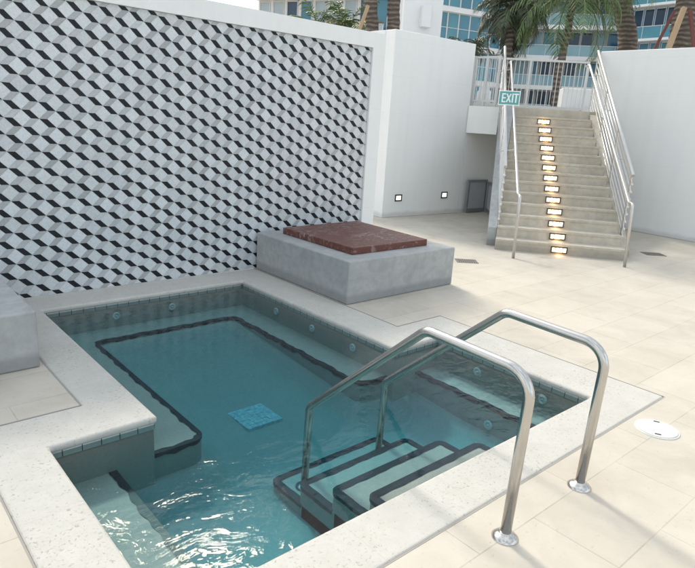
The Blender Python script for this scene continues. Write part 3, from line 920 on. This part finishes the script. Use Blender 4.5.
# ------------------------------------------------------------------ palms
def frond(mb, base, direc, L, droop, nl=26, lw=.035, ll=.5, up0=.5, stiff=1.0, mi=0):
    direc = Vector((direc[0], direc[1], 0)).normalized()
    side = Vector((-direc.y, direc.x, 0))
    pts = []; p = Vector(base); ang = up0
    N = 12
    for i in range(N + 1):
        pts.append(p.copy())
        p = p + (direc * math.cos(ang) + Vector((0, 0, math.sin(ang)))) * (L / N)
        ang -= droop / N * (0.6 + 0.9 * i / N)
    mb.tube(pts, [.022 * (1 - .8 * i / N) for i in range(N + 1)], 4, mi, False)
    for k in range(nl):
        f = .12 + .88 * (k + random.random() * .6) / nl
        x = f * N; i = min(int(x), N - 1); q = pts[i].lerp(pts[i + 1], x - i)
        t = (pts[i + 1] - pts[i]).normalized()
        l = ll * math.sin(math.pi * min(1, .18 + .8 * f)) * random.uniform(.8, 1.1) + .06
        for sg_ in (1, -1):
            dv = (side * sg_ * .75 + t * .55 + Vector((0, 0, random.uniform(-.55, .02) * stiff))).normalized()
            m1 = q + dv * l * .55; m2 = q + dv * l + Vector((0, 0, -l * random.uniform(.12, .4)))
            ww_ = t * (lw * random.uniform(.7, 1.1))
            mb.add([q - ww_ * .4, q + ww_ * .4, m1 + ww_ * .5, m1 - ww_ * .5], [(0, 1, 2, 3)], mi)
            mb.add([m1 - ww_ * .5, m1 + ww_ * .5, m2], [(0, 1, 2)], mi)
def palm(name, label, path, rads, mat, nf, L, droop, group='palms beyond the walls', nl=26, ll=.5, dead=0.06, ups=(-.4, 1.2), lw=.035, trunk=True):
    path = [Vector(p) for p in path]
    t = thing(name, label, 'palm tree', path[0], group)
    if trunk:
        N = 26; pp, rr = [], []
        for i in range(N + 1):
            x = i / N * (len(path) - 1); k = min(int(x), len(path) - 2)
            a, b, f = path[k], path[k + 1], x - k
            pp.append(a.lerp(b, f) + Vector((math.sin(i * .7) * .008, math.cos(i * .9) * .008, 0)))
            rr.append((rads[0] + (rads[1] - rads[0]) * i / N) * (1 + .07 * (i % 2)))
        MB().tube(pp, rr, 14).build('trunk', M['trunk'], t, smooth=True)
    cr = MB()
    for i in range(nf):
        a = i * 2.399 + random.uniform(-.3, .3)
        up = random.uniform(*ups)
        frond(cr, path[-1] + Vector((0, 0, -.05)), (math.cos(a), math.sin(a)), L * random.uniform(.75, 1.1), droop * random.uniform(.7, 1.25), nl, lw, ll, up, 1.0, 1 if random.random() < dead else 0)
    cr.build('crown', [mat, M['leaf3']], t)
    return t
def base_of(u, v, d_): q = at(u, v, d_); return Vector((q.x, q.y, TOP))
# slender leaning palm behind the landing
a, b = at(556, 98, 15), at(575, -10, 15.2)
palm('palm_tree', 'slender leaning palm with drooping green fronds behind the landing railing', [Vector((a.x, a.y, TOP)), at(559, 70, 15), at(567, 35, 15.1), b], (.105, .075), M['leaf'], 26, 2.3, 2.0, ll=.5, nl=34, dead=.12, ups=(-.5, 1.1))
a = base_of(507, 95, 16); b = at(513, 6, 16)
palm('palm_tree', 'grey green bushy palm right of the blue glass building', [a, at(507, 60, 16), b], (.14, .09), M['leaf2'], 32, 1.45, 2.2, ll=.42, nl=34, dead=0.02, ups=(-1.1, 1.2))
a = base_of(628, 90, 17); b = at(621, -60, 17)
palm('palm_tree', 'thick ringed palm trunk rising behind the left end of the right white wall', [a, at(628, 48, 17), at(627, 30, 17), at(621, 0, 17), b], (.25, .24), M['leaf'], 26, 2.6, 2.0)
a = base_of(676, 90, 15); b = at(700, -70, 15)
palm('palm_tree', 'thick dark palm trunk held up by timber braces', [a, at(680, 48, 15), at(687, 10, 15), b], (.30, .27), M['leaf'], 26, 2.6, 2.0)
a = base_of(371, 60, 16); b = at(366, -80, 16)
palm('palm_tree', 'ringed palm trunk with a pale brace beside it above the tiled wall', [a, at(372, 30, 16), at(371, 5, 16), b], (.17, .16), M['leaf'], 24, 2.4, 2.0)
a = base_of(393, 60, 16); b = at(396, -90, 16)
palm('palm_tree', 'ringed palm trunk against the plain white tower block', [a, at(393, 30, 16), at(394, 0, 16), b], (.165, .16), M['leaf'], 24, 2.4, 2.0)
for u, v, lab, hh in ((318, 31, 'low feathery palm showing over the tiled wall, left of the dark window', 1.2), (346, 30, 'low feathery palm showing over the tiled wall, right of the dark window', 1.4), (333, 36, 'smallest feathery palm between the other two over the tiled wall', .9)):
    c_ = at(u, v, 17)
    palm('low_palm', lab, [Vector((c_.x, c_.y, c_.z - 1.6)), c_], (.12, .10), M['leaf'], 15, hh, 1.5, 'low palms above the tiled wall', 22, .3, .15, (.1, 1.4), .03)
def brace(u0, v0, u1, v1, d_, m, lab, r=.055):
    a, b = at(u0, v0, d_), at(u1, v1, d_ - .1)
    k = (TOP - a.z) / (b.z - a.z); foot = a + (b - a) * k
    tag(MB().tube([a, foot], r, 4).build('tree_brace', m), lab, 'tree brace', 'timber braces propping the palms')
brace(684, 8, 669, 47, 14.4, M['timber'], 'pale timber brace leaning on the thick dark palm trunk', .075)
brace(674, 12, 655, 48, 14.6, M['redwood'], 'dark red timber brace left of the thick dark palm trunk', .045)
brace(690, 10, 694, 48, 14.3, M['redwood'], 'reddish timber brace right of the thick dark palm trunk', .05)
brace(368, 6, 359, 31, 15.6, M['timber'], 'pale timber brace leaning on the ringed palm trunk over the tiled wall', .06)
sh = MB()
c_ = at(470, 44, 15.5)
for i in range(24):
    a = i * 2.4
    frond(sh, (c_.x, c_.y, c_.z - .25), (math.cos(a), math.sin(a)), random.uniform(.5, .85), 1.2, 12, .03, .22, random.uniform(.1, 1.3))
st_ = thing('bushy_plant', 'small grey green plant peeping over the white wall in front of blue glass', 'plant', (c_.x, c_.y, TOP))
sh.build('foliage', M['leaf2'], st_)
MB().tube([(c_.x, c_.y, TOP), (c_.x, c_.y, c_.z - .2)], .06, 8).build('stem', M['trunk'], st_)

# ------------------------------------------------------------------ buildings
def pillar_block(u0, u1, d_, ztop, label):
    a, b = at(u0, 60, d_), at(u1, 60, d_ * 1.02)
    m_ = MB(); a2, b2 = at(u0 + 2, 60, d_ + .8), at(u1 - 2, 60, d_ * 1.02 + .8)
    m_.hexa([(q_.x, q_.y, z_) for z_ in (0, ztop) for q_ in (a, b, b2, a2)])
    t = thing('white_tower', label, 'building', ((a.x + b.x) / 2, (a.y + b.y) / 2, 0))
    m_.build('wall', M['bwhite'], t)
    dv = (Vector((b.x, b.y, 0)) - Vector((a.x, a.y, 0))).normalized(); nv_ = Vector((dv.y, -dv.x, 0))
    k = at((u0 + u1) / 2 + 2, 18, d_ * 1.005)
    base = Vector((a.x, a.y, 0)); off = (Vector((k.x, k.y, 0)) - base).dot(dv)
    MB().obox(base + dv * off + nv_ * .06 + Vector((0, 0, k.z)), dv, nv_, (0, 0, 1), .10, .06, .2).build('wall_box', M['bwhite'], t, bevel=.01)
pillar_block(400, 438, 12.2, 7.5, 'plain white tower block directly above the white wall')

def facade(name, label, a, b, z0, nfl, fh, bays, depth, slab_h, mats, rail=None, win=(0.0, 1.0), wbay=1.0, slab_out=.5, mull=0, frame=.06, phase=0):
    """row of floors along a-b: wall core, a slab per floor, a window per bay, a balcony front per floor"""
    a, b = Vector((a[0], a[1], 0)), Vector((b[0], b[1], 0))
    t = (b - a).normalized(); L = (b - a).length; n_ = Vector((t.y, -t.x, 0))
    if n_.dot(CF) > 0: n_ = -n_
    T = thing(name, label, 'building', ((a + b) / 2).to_tuple())
    core = MB(); mid = (a + b) / 2 - n_ * (depth / 2)
    core.obox(mid + Vector((0, 0, (z0 + nfl * fh) / 2)), t, n_, (0, 0, 1), L / 2, depth / 2, (z0 + nfl * fh) / 2)
    core.build('wall', M[mats[0]], T)
    for f in range(nfl + 1):
        z = z0 + f * fh
        MB().obox((a + b) / 2 + n_ * (slab_out / 2) + Vector((0, 0, z)), t, n_, (0, 0, 1), L / 2 + .1, slab_out / 2 - .003, slab_h / 2).build('slab', M['bwhite'], T)
        if f == nfl: break
        if rail:
            r_ = MB(); r_.obox((a + b) / 2 + n_ * (slab_out - .08) + Vector((0, 0, z + slab_h / 2 + .5)), t, n_, (0, 0, 1), L / 2 - .05, .015, .495)
            ro = r_.build('balcony_glass', M[rail], T)
            c_ = MB(); c_.obox((a + b) / 2 + n_ * (slab_out - .08) + Vector((0, 0, z + slab_h / 2 + 1.03)), t, n_, (0, 0, 1), L / 2, .03, .03)
            nb = int(L / 1.6)
            for i in range(nb + 1): c_.obox(a + t * (.06 + (L - .12) * i / nb) + n_ * (slab_out - .08) + Vector((0, 0, z + slab_h / 2 + .5)), t, n_, (0, 0, 1), .025, .028, .498)
            c_.build('balcony_rail', M['white_alu'], ro)
        h0, h1 = z + slab_h / 2 + win[0] * fh, z + slab_h / 2 + (fh - slab_h) * win[1]
        bw = L / bays
        for i in range(bays):
            x0, x1 = bw * i + bw * (1 - wbay) / 2, bw * (i + 1) - bw * (1 - wbay) / 2
            g = MB(); cx = a + t * ((x0 + x1) / 2)
            g.obox(cx + n_ * .03 + Vector((0, 0, h1 - .04)), t, n_, (0, 0, 1), (x1 - x0) / 2, .028, .04)
            g.obox(cx + n_ * .03 + Vector((0, 0, h0 + .04)), t, n_, (0, 0, 1), (x1 - x0) / 2, .028, .04)
            for x in (x0 + frame / 2, x1 - frame / 2): g.obox(a + t * x + n_ * .03 + Vector((0, 0, (h0 + h1) / 2)), t, n_, (0, 0, 1), frame / 2, .027, (h1 - h0) / 2 - .082)
            for k in range(mull):
                g.obox(cx + n_ * .03 + Vector((0, 0, h0 + (h1 - h0) * (k + 1) / (mull + 1))), t, n_, (0, 0, 1), (x1 - x0) / 2 - frame, .026, .03)
            wo = g.build('window', M['white_alu'], T)
            pm_ = mats[1 + (i * 7 + f * 3 + phase) % (len(mats) - 1)]
            MB().obox(cx + n_ * .008 + Vector((0, 0, (h0 + h1) / 2)), t, n_, (0, 0, 1), (x1 - x0) / 2 - frame - .002, .006, (h1 - h0) / 2 - .082).build('pane', M[pm_], wo)
    return T, a, t, n_
# white hotel block over the tiled wall
A, B = at(258, 40, 42), at(388, 40, 38)
facade('hotel_block', 'white hotel block with tall pale glazed bays over the tiled wall', A, B, 3.2, 4, 3.0, 9, 2.0, .3, ['bwhite', 'pale', 'pale', 'navy', 'pale', 'teal'], 'pale', (0, .98), .8, .9)
# blue curtain wall
A, B = at(434, 40, 55), at(500, 40, 58)
facade('glass_block', 'blue glass curtain wall block with white grid above the white wall', A, B, 2.6, 6, 3.05, 6, 12, .42, ['bwhite', 'teal', 'turq', 'teal'], None, (0, 1), 1.0, .25, 1)
# long balcony block behind the palms
A, B = at(478, 70, 66), at(628, 70, 62)
facade('balcony_block', 'long white block with glass balcony bands behind the leaning palm', A, B, 3.05, 5, 2.95, 12, 12, .42, ['bgrey', 'navy', 'teal', 'navy', 'navy', 'balgl'], 'balgl', (0, 1), .92, 1.7)
# bright blue block on the right
A, B = at(626, 60, 58), at(745, 60, 50)
facade('blue_block', 'bright blue block with turquoise balconies and beige curtains above the right wall', A, B, 1.4, 6, 2.95, 10, 12, .22, ['sky_blue', 'sky_blue', 'curtain', 'navy', 'curtain', 'turq', 'curtain', 'teal'], 'turq', (0, 1), .9, 1.2)
